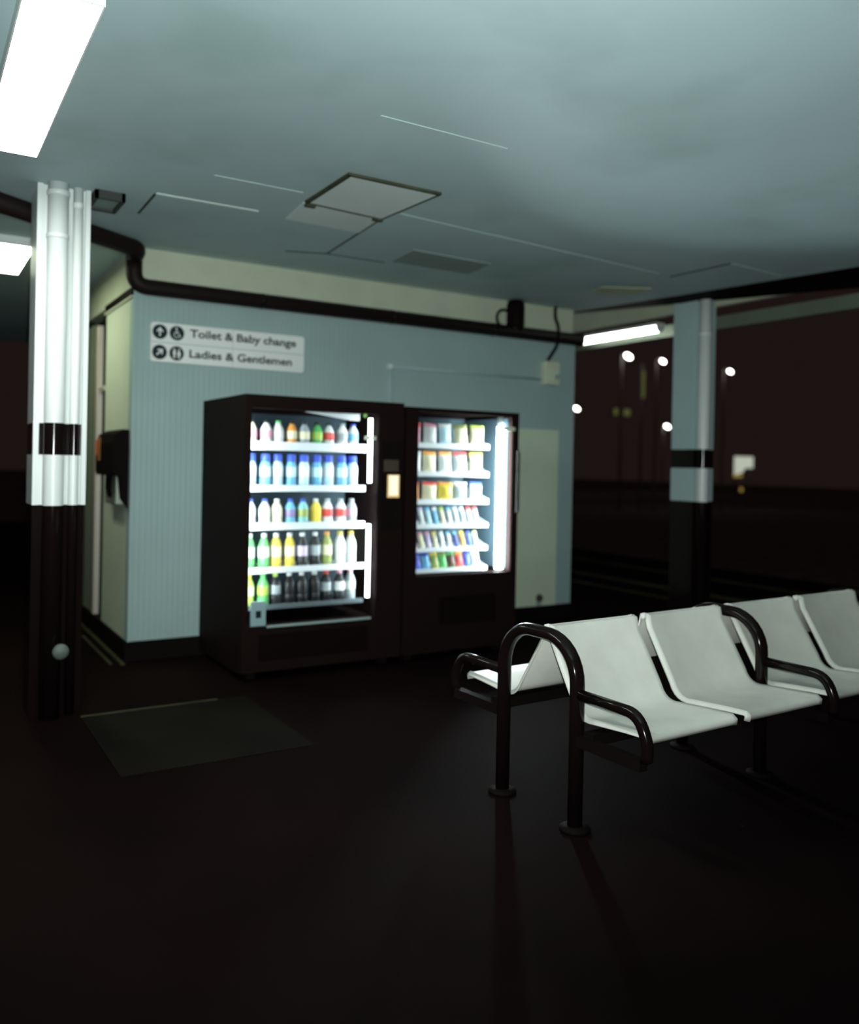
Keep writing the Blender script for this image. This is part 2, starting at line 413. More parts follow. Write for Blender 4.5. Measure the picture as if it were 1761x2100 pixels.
def disc(cx, cz, r, y0, y1, n=28): return MB().prism([(cx + r * cos(2 * pi * i / n), cz + r * sin(2 * pi * i / n)) for i in range(n)], y0, y1, axis='y')
def arrow(cx, cz, s, ang):
    pts = [(0, 0.95), (0.75, 0.15), (0.45, 0.05), (0.17, 0.32), (0.17, -0.85), (-0.17, -0.85), (-0.17, 0.32), (-0.45, 0.05), (-0.75, 0.15)]
    m = MB(); rot = lambda p: (cx + s * (p[0] * cos(ang) + p[1] * sin(ang)), cz + s * (-p[0] * sin(ang) + p[1] * cos(ang)))
    m.prism([rot(p) for p in ((0, 0.95), (0.72, 0.10), (0.5, -0.06), (0, 0.50), (-0.5, -0.06), (-0.72, 0.10))], -0.0215, -0.0195, axis='y')
    m.prism([rot(p) for p in ((0.15, 0.6), (0.15, -0.85), (-0.15, -0.85), (-0.15, 0.6))], -0.0213, -0.0195, axis='y')
    return m
for (cx, cz, k) in ((0.177, 2.287, 'up'), (0.295, 2.287, 'wc'), (0.177, 2.145, 'upr'), (0.295, 2.145, 'mf')):
    d = disc(cx, cz, 0.051, -0.0195, -0.017).build('symbol_disc', M_signk, sg)
    if k == 'up': arrow(cx, cz, 0.034, 0).build('arrow', M_signw, d)
    if k == 'upr': arrow(cx, cz, 0.034, radians(45)).build('arrow', M_signw, d)
    if k == 'wc':
        m = disc(cx - 0.004, cz + 0.031, 0.0065, -0.0215, -0.0195)
        a = [(cx - 0.002 + 0.019 * cos(t), -0.0205, cz - 0.012 + 0.019 * sin(t)) for t in [radians(100 + i * 14) for i in range(19)]]
        m.tube(a, 0.0028, 6)
        m.tube([(cx - 0.004, -0.0205, cz + 0.022), (cx - 0.001, -0.0205, cz - 0.006), (cx + 0.016, -0.0205, cz - 0.006), (cx + 0.026, -0.0205, cz - 0.028)], 0.0032, 6)
        m.tube([(cx - 0.003, -0.0205, cz + 0.008), (cx + 0.014, -0.0205, cz + 0.008)], 0.0026, 6)
        m.build('wheelchair_figure', M_signw, d)
    if k == 'mf':
        m = MB()
        for sx, skirt in ((-0.016, False), (0.016, True)):
            x = cx + sx
            m.prism([(x + 0.006 * cos(2 * pi * i / 12), cz + 0.027 + 0.006 * sin(2 * pi * i / 12)) for i in range(12)], -0.0215, -0.0195, axis='y')
            if skirt: m.prism([(x - 0.006, cz + 0.018), (x + 0.006, cz + 0.018), (x + 0.014, cz - 0.012), (x - 0.014, cz - 0.012)], -0.0215, -0.0195, axis='y')
            else: m.prism([(x - 0.010, cz + 0.018), (x + 0.010, cz + 0.018), (x + 0.009, cz - 0.010), (x - 0.009, cz - 0.010)], -0.0215, -0.0195, axis='y')
            for lx in (-0.0045, 0.0045): m.prism([(x + lx - 0.0032, cz - 0.008), (x + lx + 0.0032, cz - 0.008), (x + lx + 0.0032, cz - 0.034), (x + lx - 0.0032, cz - 0.034)], -0.0214, -0.0195, axis='y')
        m.build('toilet_figures', M_signw, d)

# ------------------------------------------------------------------ payphone under a black hood
ph = thing('payphone', 'wall payphone in a black hood on the left side of the kiosk', 'payphone', (0, 0.35, 1.0))
sp = [(0, 0.60), (-0.04, 0.60), (-0.095, 0.57), (-0.115, 0.50), (-0.115, 0.30), (-0.07, 0.27), (-0.052, 0.12), (0, 0.05)]
MB().prism(sp, -0.30, -0.26, axis='y').build('hood_side', M_blackm, ph, bevel=0.008)
MB().prism(sp[:6] + [(0, 0.27)], 0.24, 0.28, axis='y').build('hood_side', M_blackm, ph, bevel=0.008)
MB().prism([(0, 0.60), (-0.04, 0.60), (-0.095, 0.57), (-0.115, 0.50), (-0.115, 0.28), (-0.10, 0.28), (-0.10, 0.49), (-0.085, 0.555), (-0.04, 0.582), (0, 0.582)], -0.26, 0.24, axis='y').build('hood_front', M_blackm, ph)
B(-0.118, -0.113, 0.20, 0.26, 0.42, 0.53).build('red_notice', M_orange, ph)
B(-0.1175, -0.113, 0.10, 0.195, 0.38, 0.55).build('amber_notice', M_amber, ph)
bd = B(-0.06, 0, -0.18, 0.2, 0.07, 0.36).build('phone_body', M_metal, ph, bevel=0.01)
MB().tube([(-0.075, -0.12, 0.30), (-0.082, -0.08, 0.23), (-0.078, -0.03, 0.15)], 0.014, 10).ball((-0.07, -0.12, 0.30), 0.018, 0.026, 0.026).ball((-0.07, -0.03, 0.14), 0.018, 0.026, 0.026).build('handset', M_blackm, ph)
B(-0.063, -0.058, 0.06, 0.16, 0.17, 0.28).build('keypad', M_dark, ph)

# ------------------------------------------------------------------ columns
def make_column(label, x0, x1, y0, y1, ztop, pipes, zs, paint):
    z1, b0, b1 = zs
    c = thing('column', label, 'column', ((x0 + x1) / 2, (y0 + y1) / 2, 0))
    ox, oy = c.location.x, c.location.y
    lv = [(0, z1, 1), (z1, b0, 0), (b0, b1, 1), (b1, ztop, 0)]
    sh = MB()
    for a, b, mi in lv: sh.box(x0 - ox, x1 - ox, y0 - oy, y1 - oy, a, b, mi)
    sh.build('shaft', [paint, M_black], c)
    for (px, py, r, m, collars) in pipes:
        t = MB().tube([(px - ox, py - oy, z) for z in (0, z1, b0, b1, ztop)], r, 18, mats=[1, 0, 1, 0, 0])
        t = t.build('downpipe', [m, M_black], c)
        for z in collars:
            MB().lathe([(r, 0), (r * 1.1, 0.006), (r * 1.1, 0.026), (r, 0.032)], (px - ox, py - oy, z), 18).build('pipe_collar', m, t)
    return c
cL = make_column('white painted column with downpipes and a black band at the left edge', -0.745, -0.483, -1.08, -0.83, ZC,
                 [(-0.650, -1.137, 0.053, M_pipew, (2.56, 2.79)), (-0.545, -1.108, 0.026, M_pipew, (2.75,))], (1.14, 1.41, 1.58), M_pipew)
MB().box(-0.505 + 0.614, -0.480 + 0.614, -1.105 + 0.955, -1.08 + 0.955, 1.14, ZC).build('flange', M_pipew, cL)
MB().box(-0.748 + 0.614, -0.72 + 0.614, -1.10 + 0.955, -1.08 + 0.955, 1.14, ZC).build('flange', M_pipew, cL)
cp = MB().lathe([(0.042, 0), (0.042, 0.012), (0.03, 0.022), (0.0, 0.026)], seg=20).build('base_glint', M_glint, cL)  # disc added for a lamp's reflection in the column's black base
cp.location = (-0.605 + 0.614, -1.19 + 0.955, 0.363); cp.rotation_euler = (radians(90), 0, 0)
MB().lathe([(0.03, 0), (0.03, 0.085)], seg=12).build('glint_stem', M_blackm, cp, loc=(0, 0, -0.085))  # added stem holding the reflection disc to the pipe
cR = make_column('grey square column with a downpipe and black band right of the kiosk', 4.475, 4.72, -1.0, -0.745, ZC + 0.25,
                 [(4.525, -1.055, 0.052, M_pipew, (2.55,))], (1.125, 1.412, 1.575), M_col)

# ------------------------------------------------------------------ ceiling lights and the hanging tube
def ceiling_light(label, x0, x1, y0, y1, z, m, group=None):
    t = thing('ceiling_light', label, 'light', ((x0 + x1) / 2, (y0 + y1) / 2, z))
    hx, hy = (x1 - x0) / 2, (y1 - y0) / 2
    hs_ = ZC - z
    hb = MB().box(-hx, hx, -hy, hy, 0.02, hs_)
    for a in (-1, 1):
        hb.box(*sorted((a * hx, a * (hx - 0.006))), -hy, hy, 0.0, 0.02).box(-hx + 0.006, hx - 0.006, *sorted((a * hy, a * (hy - 0.006))), 0.0, 0.02)
    hb.build('housing', M_pipew, t)
    B(-hx + 0.006, hx - 0.006, -hy + 0.006, hy - 0.006, 0.001, 0.02).build('diffuser', m, t)
    return t
ceiling_light('white ceiling light panel at the far left above the left column', -1.05, -0.818, -3.25, -1.66, ZC - 0.05, E_panel)

def batten(label, x, y0, y1, z, m, r, hang, axis='y', clips=True):
    t = thing('fluorescent_light', label, 'light', (x, (y0 + y1) / 2, z))
    h = (y1 - y0) / 2
    MB().prism([(r * 1.0 * cos(a), r * 1.15 * sin(a)) for a in [pi + pi * i / 10 for i in range(11)]], -h, h, axis='y').build('diffuser', m, t)
    B(-r, r, -h, h, 0.0, 0.03).build('spine', M_pipew, t)
    for e in (-h - 0.006, h - 0.006):
        MB().prism([(r * 1.02 * cos(a), r * 1.18 * sin(a)) for a in [pi + pi * i / 10 for i in range(11)]] + [(r, 0.03), (-r, 0.03)], e, e + 0.012, axis='y').build('end_cap', M_pipew, t)
    for e in (-h * 0.7, h * 0.7):
        MB().tube([(0, e, 0.03), (0, e, hang)], 0.008, 8).build('hanger', M_gutter, t)
    return t
batten('glowing fluorescent tube light hanging beyond the kiosk right end', 5.03, -0.06, 1.08, 2.815, E_far, 0.055, 0.09)
# passage light beyond the left column, under the ceiling
ceiling_light('ceiling light over the passage left of the kiosk', -0.86, -0.60, 0.2, 1.2, ZC - 0.06, E_pass)

# ------------------------------------------------------------------ vending machines
def shelf(parent, x0, x1, yf, yb, zb, zt, side=0.0, lipx=None, m=None):
    s = MB().box(x0, x1, yf, yb, zb, zb + 0.012)
    s.box(x0, lipx or x1, yf - 0.012, yf, zb, zt)
    if side: 
        for xx in (x0, x1 - 0.004): s.prism([(yf, zb), (yf, zt), (yf + 0.22, zt + side), (yb, zt + side), (yb, zb)], xx, xx + 0.004, axis='x')
    return s.build('shelf', m or M_shelf, parent)

YF = -0.919
def machine(name, label, cat, x0, x1, wx0, wx1, wz0, wz1, h, cx0=None, cx1=None):
    cx0 = cx0 or wx0 - 0.005; cx1 = cx1 or wx1 + 0.005
    t = thing(name, label, cat, ((x0 + x1) / 2, -0.47, 0))
    ox, oy = t.location.x, -0.47
    def loc(o):
        o.parent = t; o.matrix_parent_inverse = Matrix.Translation((-ox, -oy, 0)); return o
    c = MB()
    c.box(x0, cx0, -0.86, -0.03, 0.05, h)                    # left side
    c.box(cx1, x1, -0.86, -0.03, 0.05, h)                    # right side with works
    c.box(cx0, cx1, -0.86, -0.03, wz1 + 0.02, h)     # top
    c.box(cx0, cx1, -0.86, -0.03, 0.05, wz0 - 0.02)  # bottom
    c.box(cx0, cx1, -0.27, -0.03, wz0 - 0.02, wz1 + 0.02)
    loc(c.build('cabinet', M_cab))
    iw = MB().box(cx0, cx1, -0.272, -0.27, wz0, wz1)
    loc(iw.build('back_panel', M_inner))
    d = MB()                                                        # door frame around the window
    r = 0.03
    d.box(x0, wx0, YF, -0.86, 0.06, h); d.box(wx1, x1, YF, -0.86, 0.06, h)
    d.box(wx0, wx1, YF, -0.86, wz1, h); d.box(wx0, wx1, YF, -0.86, 0.06, wz0)
    dr_ = loc(d.build('door', M_cab))
    loc(B(wx0, wx1, -0.905, -0.901, wz0, wz1).build('window_pane', M_glass))
    for fx in (x0 + 0.06, x1 - 0.12):
        for fy in (-0.84, -0.14): loc(B(fx, fx + 0.06, fy, fy + 0.06, 0, 0.05).build('foot', M_blackm))
    return t, loc

m1, L1 = machine('drinks_vending_machine', 'wide black drinks vending machine with lit bottles, left of the snack machine', 'vending machine',
                 0.490, 1.635, 0.530, 1.440, 0.345, 1.735, 1.82, 0.503, 1.505)
sh1 = [(1.473, 1.529), (1.20, 1.243), (0.946, 0.994), (0.663, 0.702), (0.425, 0.455)]
for zb, zt in sh1: L1(shelf(None, 0.545, 1.425, -0.745, -0.30, zb, zt, m=M_shelfd if zb < 0.5 else None))
for za, zb in ((0.480, 0.98), (1.265, 1.706)):
    L1(MB().tube([(1.397, -0.872, za), (1.397, -0.872, zb)], 0.0145, 12).build('glow_tube', E_stripglint))  # glowing strips stand for the tube's reflection on the pane, not lamps
for tx, za, zb in ((0.517, 0.50, 1.70), (1.488, 0.50, 1.70)):
    L1(MB().tube([(tx, -0.845, za), (tx, -0.845, zb)], 0.010, 12).build('glow_tube', E_vend))
L1(B(1.36, 1.435, -0.885, -0.858, 1.56, 1.585).build('tube_clip', M_cream))
L1(B(0.556, 0.657, -0.895, -0.888, 0.348, 0.505).build('price_card', M_signline))
L1(B(0.59, 0.625, -0.8965, -0.8945, 0.40, 0.445).build('card_symbol', M_signk))
L1(B(0.655, 1.40, -0.925, -0.915, 0.338, 0.352).build('window_sill', M_grey))
L1(MB().prism([(0.95, 1.735), (1.35, 1.735), (1.35, 1.69), (1.30, 1.69)], -0.80, -0.78, axis='y').build('header_glint', M_shelf))  # pale wedge added for the reflection of a ceiling light
L1(MB().ball((1.345, -0.89, 1.722), 0.014, 0.01, 0.014).build('green_lamp', E_green))
pay = L1(B(1.455, 1.625, -0.928, -0.918, 0.95, 1.55).build('payment_panel', M_blackm, bevel=0.004))
def pchild(o): o.parent = pay; o.matrix_parent_inverse = pay.matrix_parent_inverse.copy() if False else Matrix.Identity(4); return o
pchild(B(1.507, 1.599, -0.933, -0.927, 1.165, 1.322).build('display_surround', E_dispy))
pchild(B(1.517, 1.589, -0.935, -0.932, 1.18, 1.318).build('display', E_disp))
pchild(B(1.475, 1.59, -0.932, -0.927, 1.345, 1.425).build('coin_plate', M_brown))
L1(B(0.60, 1.38, -0.925, -0.915, 0.13, 0.30).build('delivery_flap', M_black, bevel=0.004))

m2, L2 = machine('snack_vending_machine', 'black snack vending machine with a bright tube light, right of the drinks machine', 'vending machine',
                 1.655, 2.640, 1.755, 2.585, 0.605, 1.77, 1.80)
sh2 = [(1.520, 1.556), (1.312, 1.347), (1.108, 1.145), (0.932, 0.964), (0.760, 0.790), (0.608, 0.638)]
for zb, zt in sh2: L2(shelf(None, 1.77, 2.462, -0.775, -0.30, zb, zt, 0.075))
L2(MB().tube([(2.512, -0.868, 0.625), (2.512, -0.868, 1.69)], 0.030, 14).build('glow_tube', E_vend))
L2(MB().tube([(2.505, -0.868, 1.69), (2.505, -0.868, 1.765)], 0.022, 12).build('tube_cap', M_shelf))
L2(B(2.49, 2.60, -0.925, -0.90, 1.665, 1.69).build('tube_clip', M_cream))
L2(B(2.572, 2.584, -0.86, -0.30, 0.62, 1.76).build('tube_reflector', M_inner))
L2(B(1.95, 2.45, -0.925, -0.915, 0.25, 0.45).build('delivery_flap', M_black, bevel=0.004))
L2(MB().tube([(2.612, -0.935, 1.05), (2.612, -0.955, 1.07), (2.612, -0.955, 1.5), (2.612, -0.935, 1.52)], 0.012, 8).build('door_handle', M_black))

# ------------------------------------------------------------------ bottles
BM = {}
def cmat(c, rough=0.35):
    k = tuple(round(x, 3) for x in c)
    if k not in BM: BM[k] = mat('print_%d' % len(BM), c, rough, spec=0.4)
    return BM[k]
C_ = dict(white=(0.78, 0.82, 0.82), pink=(0.80, 0.35, 0.45), green=(0.12, 0.50, 0.14), lime=(0.42, 0.62, 0.10), orange=(0.85, 0.36, 0.08),
          cream=(0.80, 0.76, 0.52), grey=(0.36, 0.42, 0.44), red=(0.75, 0.08, 0.07), blue=(0.05, 0.10, 0.55), sky=(0.16, 0.46, 0.72), pale=(0.55, 0.80, 0.90),
          yellow=(0.80, 0.62, 0.08), dark=(0.02, 0.022, 0.025), purple=(0.25, 0.20, 0.40), teal=(0.22, 0.52, 0.52), black=(0.012, 0.012, 0.014), lilac=(0.62, 0.52, 0.75),
          navy=(0.02, 0.04, 0.25), olive=(0.30, 0.36, 0.10), brown=(0.10, 0.05, 0.03))
PROTO = {}
def bottle_meshes(h, wide):
    if (h, wide) in PROTO: return PROTO[(h, wide)]
    r = 0.0375
    def grab(mb, nm):
        o = mb.build(nm, M_shelf); me = o.data; bpy.data.objects.remove(o); me.materials.clear(); return me
    body = MB().lathe([(r * 0.8, 0), (r, 0.008), (r, h * 0.30), (r * 0.93, h * 0.34), (r, h * 0.38), (r, h * 0.66), (r * 0.80, h * 0.76), (r * 0.42, h * 0.89), (r * 0.40, h * 0.95)], seg=18, mats=[0, 0, 0, 0, 0, 1, 1, 1, 1])
    lab = MB().lathe([(r * 1.015, h * 0.36), (r * 1.02, h * 0.37), (r * 1.02, h * 0.63), (r * 1.015, h * 0.64)], seg=18)
    cap = MB().lathe([(r * 0.47, h * 0.90), (r * 0.48, h * 0.905), (r * 0.48, h * 0.99), (r * 0.42, h)], seg=14)
    if wide: cap = MB().lathe([(r * 0.84, h * 0.79), (r * 0.85, h * 0.80), (r * 0.80, h * 0.98), (r * 0.70, h)], seg=16)
    PROTO[(h, wide)] = (grab(body, 'bottle_body'), grab(lab, 'bottle_label'), grab(cap, 'bottle_cap'))
    return PROTO[(h, wide)]
def add_bottle(x, y, z, h, body, lab, cap, upper, label, group):
    t = thing('drink_bottle', label, 'bottle', (x, y, z), random.uniform(0, 6), group)
    for me, nm, c in zip(bottle_meshes(h, group.endswith('second shelf')), ('bottle_body', 'bottle_label', 'bottle_cap'), (body, lab, cap)):
        o = bpy.data.objects.new(nm, me); COL.objects.link(o); o.parent = t
        while len(me.materials) < (2 if nm == 'bottle_body' else 1): me.materials.append(None)
        o.material_slots[0].link = 'OBJECT'; o.material_slots[0].material = cmat(C_[c])
        if nm == 'bottle_body': o.material_slots[1].link = 'OBJECT'; o.material_slots[1].material = cmat(C_[upper])
rows = [
 (sh1[0], 0.185, [('cream', 'pink', 'dark', 'pink-labelled'), ('white', 'pink', 'dark', 'white and pink'), ('white', 'white', 'green', 'white green-capped'), ('orange', 'cream', 'dark', 'orange'),
              ('grey', 'cream', 'dark', 'cream and grey'), ('green', 'lime', 'dark', 'green'), ('white', 'red', 'dark', 'red-labelled'), ('white', 'grey', 'grey', 'grey-capped white'), ('white', 'sky', 'blue', 'white and blue')], 'top'),
 (sh1[1], 0.235, [('sky' if i % 2 else 'pale', 'white' if i % 2 == 0 else 'pale', 'blue', 'blue-capped water') for i in range(9)], 'second'),
 (sh1[2], 0.19, [('white', 'white', 'blue', 'plain white blue-capped'), ('white', 'white', 'blue', 'plain white blue-capped'), ('cream', 'cream', 'white', 'cream'), ('sky', 'purple', 'blue', 'blue'), ('teal', 'olive', 'blue', 'teal'),
              ('yellow', 'yellow', 'white', 'yellow'), ('white', 'red', 'grey', 'red grey-capped'), ('white', 'red', 'grey', 'red grey-capped'), ('grey', 'lilac', 'grey', 'lilac')], 'third'),
 (sh1[3], 0.245, [('green', 'white', 'white', 'green white-labelled'), ('green', 'white', 'white', 'green white-labelled'), ('yellow', 'cream', 'white', 'yellow cream-labelled'), ('yellow', 'cream', 'white', 'yellow cream-labelled'),
              ('dark', 'lilac', 'white', 'dark white-capped'), ('dark', 'grey', 'white', 'dark grey-labelled'), ('olive', 'cream', 'orange', 'orange-capped olive'), ('white', 'white', 'yellow', 'white yellow-capped'), ('white', 'white', 'yellow', 'white yellow-capped')], 'fourth'),
 (sh1[4], 0.215, [('lime', 'cream', 'yellow', 'lime'), ('green', 'lime', 'green', 'green and lime'), ('dark', 'grey', 'lime', 'dark green-capped'), ('black', 'black', 'white', 'black white-capped'), ('black', 'black', 'white', 'black white-capped'),
              ('black', 'black', 'white', 'black white-capped'), ('black', 'grey', 'red', 'dark red-capped'), ('dark', 'white', 'pink', 'dark pink-capped'), ('grey', 'white', 'pink', 'grey pink-capped')], 'bottom'),
]
UP = {'top': {0: 'dark', 3: 'dark', 4: 'dark', 5: 'dark', 6: 'red'}, 'third': {6: 'grey', 7: 'grey', 8: 'grey'},
      'fourth': {0: 'white', 1: 'pale', 2: 'cream', 3: 'cream', 4: 'lilac', 5: 'grey', 6: 'lime'},
      'bottom': {0: 'cream', 1: 'cream', 2: 'grey', 3: 'white', 4: 'white', 5: 'white', 6: 'white', 7: 'white'}}
for (zb, zt), h, items, nm in rows:
    for i, (b, l_, c, d) in enumerate(items):
        x = 0.615 + i * 0.0925 + (0.003 if i % 2 else -0.002)
        add_bottle(x, -0.690 - 0.008 * (i % 3 == 1), zb + 0.0125, h, b, l_, c, UP.get(nm, {}).get(i, b),
                   '%s drink bottle, %s from left on the %s shelf of the drinks machine' % (d, ORD[i + 1], nm), 'bottles on the %s shelf' % nm)

# ------------------------------------------------------------------ snack packets
def packet_mesh(w, h, t, band, crimp=0.10):
    nx, nz = 8, 12; vs = []; fs = []; ms = []
    for side in (-1, 1):
        for j in range(nz + 1):
            v = j / nz
            for i in range(nx + 1):
                u = i / nx
                if v < crimp or v > 1 - crimp: th = 0.0012
                else:
                    vv = (v - crimp) / (1 - 2 * crimp)
                    th = 0.0012 + t / 2 * (sin(pi * vv) ** 0.55) * (1 - abs(2 * u - 1) ** 2.6)
                pinch = 1 - 0.06 * sin(pi * v)
                vs.append(((u - 0.5) * w * pinch, side * th, v * h))
    n1 = (nx + 1) * (nz + 1)
    for s_ in (0, 1):
        for j in range(nz):
            for i in range(nx):
                a = s_ * n1 + j * (nx + 1) + i
                f = (a, a + 1, a + nx + 2, a + nx + 1)
                fs.append(f if s_ == 0 else f[::-1]); ms.append(1 if (j + 0.5) / nz > 1 - band or (j + 0.5) / nz < crimp else 0)
    edge = [i for i in range(nx + 1)] + [j * (nx + 1) + nx for j in range(1, nz + 1)] + [nz * (nx + 1) + i for i in range(nx - 1, -1, -1)] + [j * (nx + 1) for j in range(nz - 1, 0, -1)]
    for k in range(len(edge)):
        a, b = edge[k], edge[(k + 1) % len(edge)]
        fs.append((a, b, n1 + b, n1 + a)); ms.append(0)
    m = MB(); m.v = vs; m.f = fs; m.m = ms; m.sm = [True] * len(fs)
    return m
PK = {}
def add_packet(name, x, y, z, w, h, t, band, c1, c2, rot, label, cat, group):
    k = (w, h, t, band)
    if k not in PK:
        o = packet_mesh(w, h, t, band).build(name, [M_shelf, M_shelf]); PK[k] = o.data; bpy.data.objects.remove(o)
    o = bpy.data.objects.new(name, PK[k]); COL.objects.link(o)
    for i, c in enumerate((c1, c2)):
        o.material_slots[i].link = 'OBJECT'; o.material_slots[i].material = cmat(C_[c], 0.3)
    o.location = (x, y, z); o.rotation_euler = rot
    tag(o, label, cat, group)
srow = [
 (sh2[0], 0.172, [('pink', 'red', 'red-topped pink'), ('white', 'pink', 'pink and white'), ('pale', 'white', 'pale blue'), ('cream', 'olive', 'olive-topped cream'), ('cream', 'lime', 'lime-edged cream')], 'top'),
 (sh2[1], 0.172, [('white', 'white', 'plain white'), ('cream', 'orange', 'orange-topped cream'), ('white', 'orange', 'orange-topped white'), ('white', 'red', 'red-topped white'), ('cream', 'yellow', 'yellow-topped cream')], 'second'),
 (sh2[2], 0.150, [('orange', 'red', 'orange and red'), ('cream', 'red', 'red-topped cream'), ('yellow', 'orange', 'yellow and orange'), ('grey', 'white', 'grey'), ('white', 'blue', 'blue-topped white')], 'third'),
]
for (zb, zt), h, items, nm in srow:
    for i, (c1, c2, d) in enumerate(items):
        x = 1.835 + i * 0.139
        add_packet('crisp_packet', x, -0.715, zb + 0.013, 0.118, h, 0.05, 0.16, c1, c2, (radians(-6), radians(random.uniform(-3, 5)), radians(random.uniform(-14, 6))),
                   '%s crisp packet, %s from left on the %s shelf of the snack machine' % (d, ORD[i + 1], nm), 'snack packet', 'packets on the %s snack shelf' % nm)
brow = [
 (sh2[3], 0.140, 0.036, [('pink', 'white', 'pink'), ('white', 'pink', 'white and pink'), ('white', 'lilac', 'lilac-tipped white'), ('pale', 'sky', 'pale blue'), ('sky', 'white', 'blue'), ('cream', 'lime', 'lime-tipped cream'),
                  ('white', 'sky', 'blue-tipped white'), ('white', 'white', 'plain white'), ('pale', 'white', 'white-tipped blue'), ('white', 'red', 'red-tipped white'), ('white', 'red', 'red-tipped white')], 'fourth'),
 (sh2[4], 0.130, 0.036, [('orange', 'cream', 'orange'), ('pink', 'olive', 'pink and olive'), ('cream', 'pink', 'pink-tipped cream'), ('lilac', 'pink', 'lilac'), ('cream', 'yellow', 'yellow-tipped cream'), ('white', 'white', 'plain white'),
                  ('white', 'sky', 'blue-tipped white'), ('navy', 'sky', 'navy'), ('orange', 'yellow', 'yellow-tipped orange'), ('blue', 'navy', 'blue'), ('white', 'lime', 'lime-tipped white')], 'fifth'),
]
for (zb, zt), h, w, items, nm in brow:
    for i, (c1, c2, d) in enumerate(items):
        add_packet('snack_bar', 1.805 + i * 0.0605, -0.725, zb + 0.014, w, h, 0.022, 0.2, c1, c2, (radians(-5), radians(-12), radians(random.uniform(-8, 8))),
                   '%s snack bar, %s from left on the %s shelf of the snack machine' % (d, ORD[i + 1], nm), 'snack bar', 'bars on the %s snack shelf' % nm)
zb, zt = sh2[5]
for i, (c1, c2, d) in enumerate([('orange', 'orange', 'orange'), ('blue', 'blue', 'blue'), ('sky', 'blue', 'light blue'), ('olive', 'yellow', 'yellow-topped olive'), ('green', 'olive', 'dark green'), ('brown', 'green', 'brown'),
                               ('red', 'orange', 'red'), ('blue', 'navy', 'navy-topped blue'), ('white', 'white', 'plain white')]):
    add_packet('sweet_packet', 1.815 + i * 0.0745, -0.72, zb + 0.014, 0.066, 0.125, 0.03, 0.18, c1, c2, (radians(-6), radians(-8), radians(random.uniform(-10, 10))),
               '%s sweet packet, %s from left on the bottom shelf of the snack machine' % (d, ORD[i + 1]), 'snack packet', 'packets on the bottom snack shelf')

# ------------------------------------------------------------------ back-to-back bench
bn = thing('platform_bench', 'back-to-back bench of pale perforated seats with black tube frames', 'bench', (0.889, -3.352, 0), 0.038)
P = 1.158; DP = 0.222; ZARCH = 0.728; YJ = 0.19; ZJ = 0.425; YT = 0.022; ZT = 0.745; YFR = 0.54; ZFR = 0.44; ZARM = 0.525
def seat_prof():
    pr = [(-YFR, ZFR - 0.03), (-YFR - 0.004, ZFR - 0.008), (-YFR + 0.012, ZFR + 0.004)]
    pr += [(-YFR + 0.10, ZFR), (-YJ - 0.09, ZJ + 0.003)]
    a, b, c = Vector((-YJ - 0.06, ZJ)), Vector((-YJ, ZJ - 0.003)), Vector((-YJ + 0.025, ZJ + 0.06))
    for k in range(6):
        t = k / 5; q_ = a * (1 - t) ** 2 + b * 2 * t * (1 - t) + c * t * t; pr.append((q_.x, q_.y))
    pr += [(-YT - 0.012, ZT - 0.05), (-YT, ZT), (-YT + 0.014, ZT + 0.006), (-YT + 0.02, ZT - 0.018)]
    return pr
def seat_mesh(x0, x1, sgn):
    pr = seat_prof(); m = MB(); th = 0.004
    n = len(pr); xs = [x0, x0 + 0.012, x0 + 0.028, x1 - 0.028, x1 - 0.012, x1]; lift = [-0.010, 0.006, 0, 0, 0.006, -0.010]
    nr = []
    for i in range(n):
        a = Vector(pr[max(i - 1, 0)]); b = Vector(pr[min(i + 1, n - 1)]); d = (b - a).normalized(); nr.append(Vector((-d.y, d.x)))
    vs = []
    for side in (0, 1):
        for i in range(n):
            for x, lf in zip(xs, lift):
                p = Vector(pr[i]) + nr[i] * (lf - side * th)
                vs.append((x, p.x * sgn, p.y))
    k = len(xs); N = n * k; fs = []
    for i in range(n - 1):
        for j in range(k - 1):
            a = i * k + j
            fs.append((a, a + 1, a + k + 1, a + k)); fs.append((N + a, N + a + k, N + a + k + 1, N + a + 1))
    for i in range(n - 1):
        for j in (0, k - 1):
            a = i * k + j; fs.append((a, a + k, N + a + k, N + a))
    for j in range(k - 1):
        for i in (0, n - 1):
            a = i * k + j; fs.append((a, a + 1, N + a + 1, N + a))
    m._add(vs, fs, 0, True)
    return m
G = 0.032
for b in range(2):
    for (a0, a1) in ((b * P + 0.035, b * P + P / 2 - G / 2 - 0.012), (b * P + P / 2 + G / 2 + 0.012, (b + 1) * P - 0.035)):
        seat_mesh(a0, a1, 1).build('seat', M_seat, bn)
        seat_mesh(a0, a1, -1).build('seat', M_seat, bn)
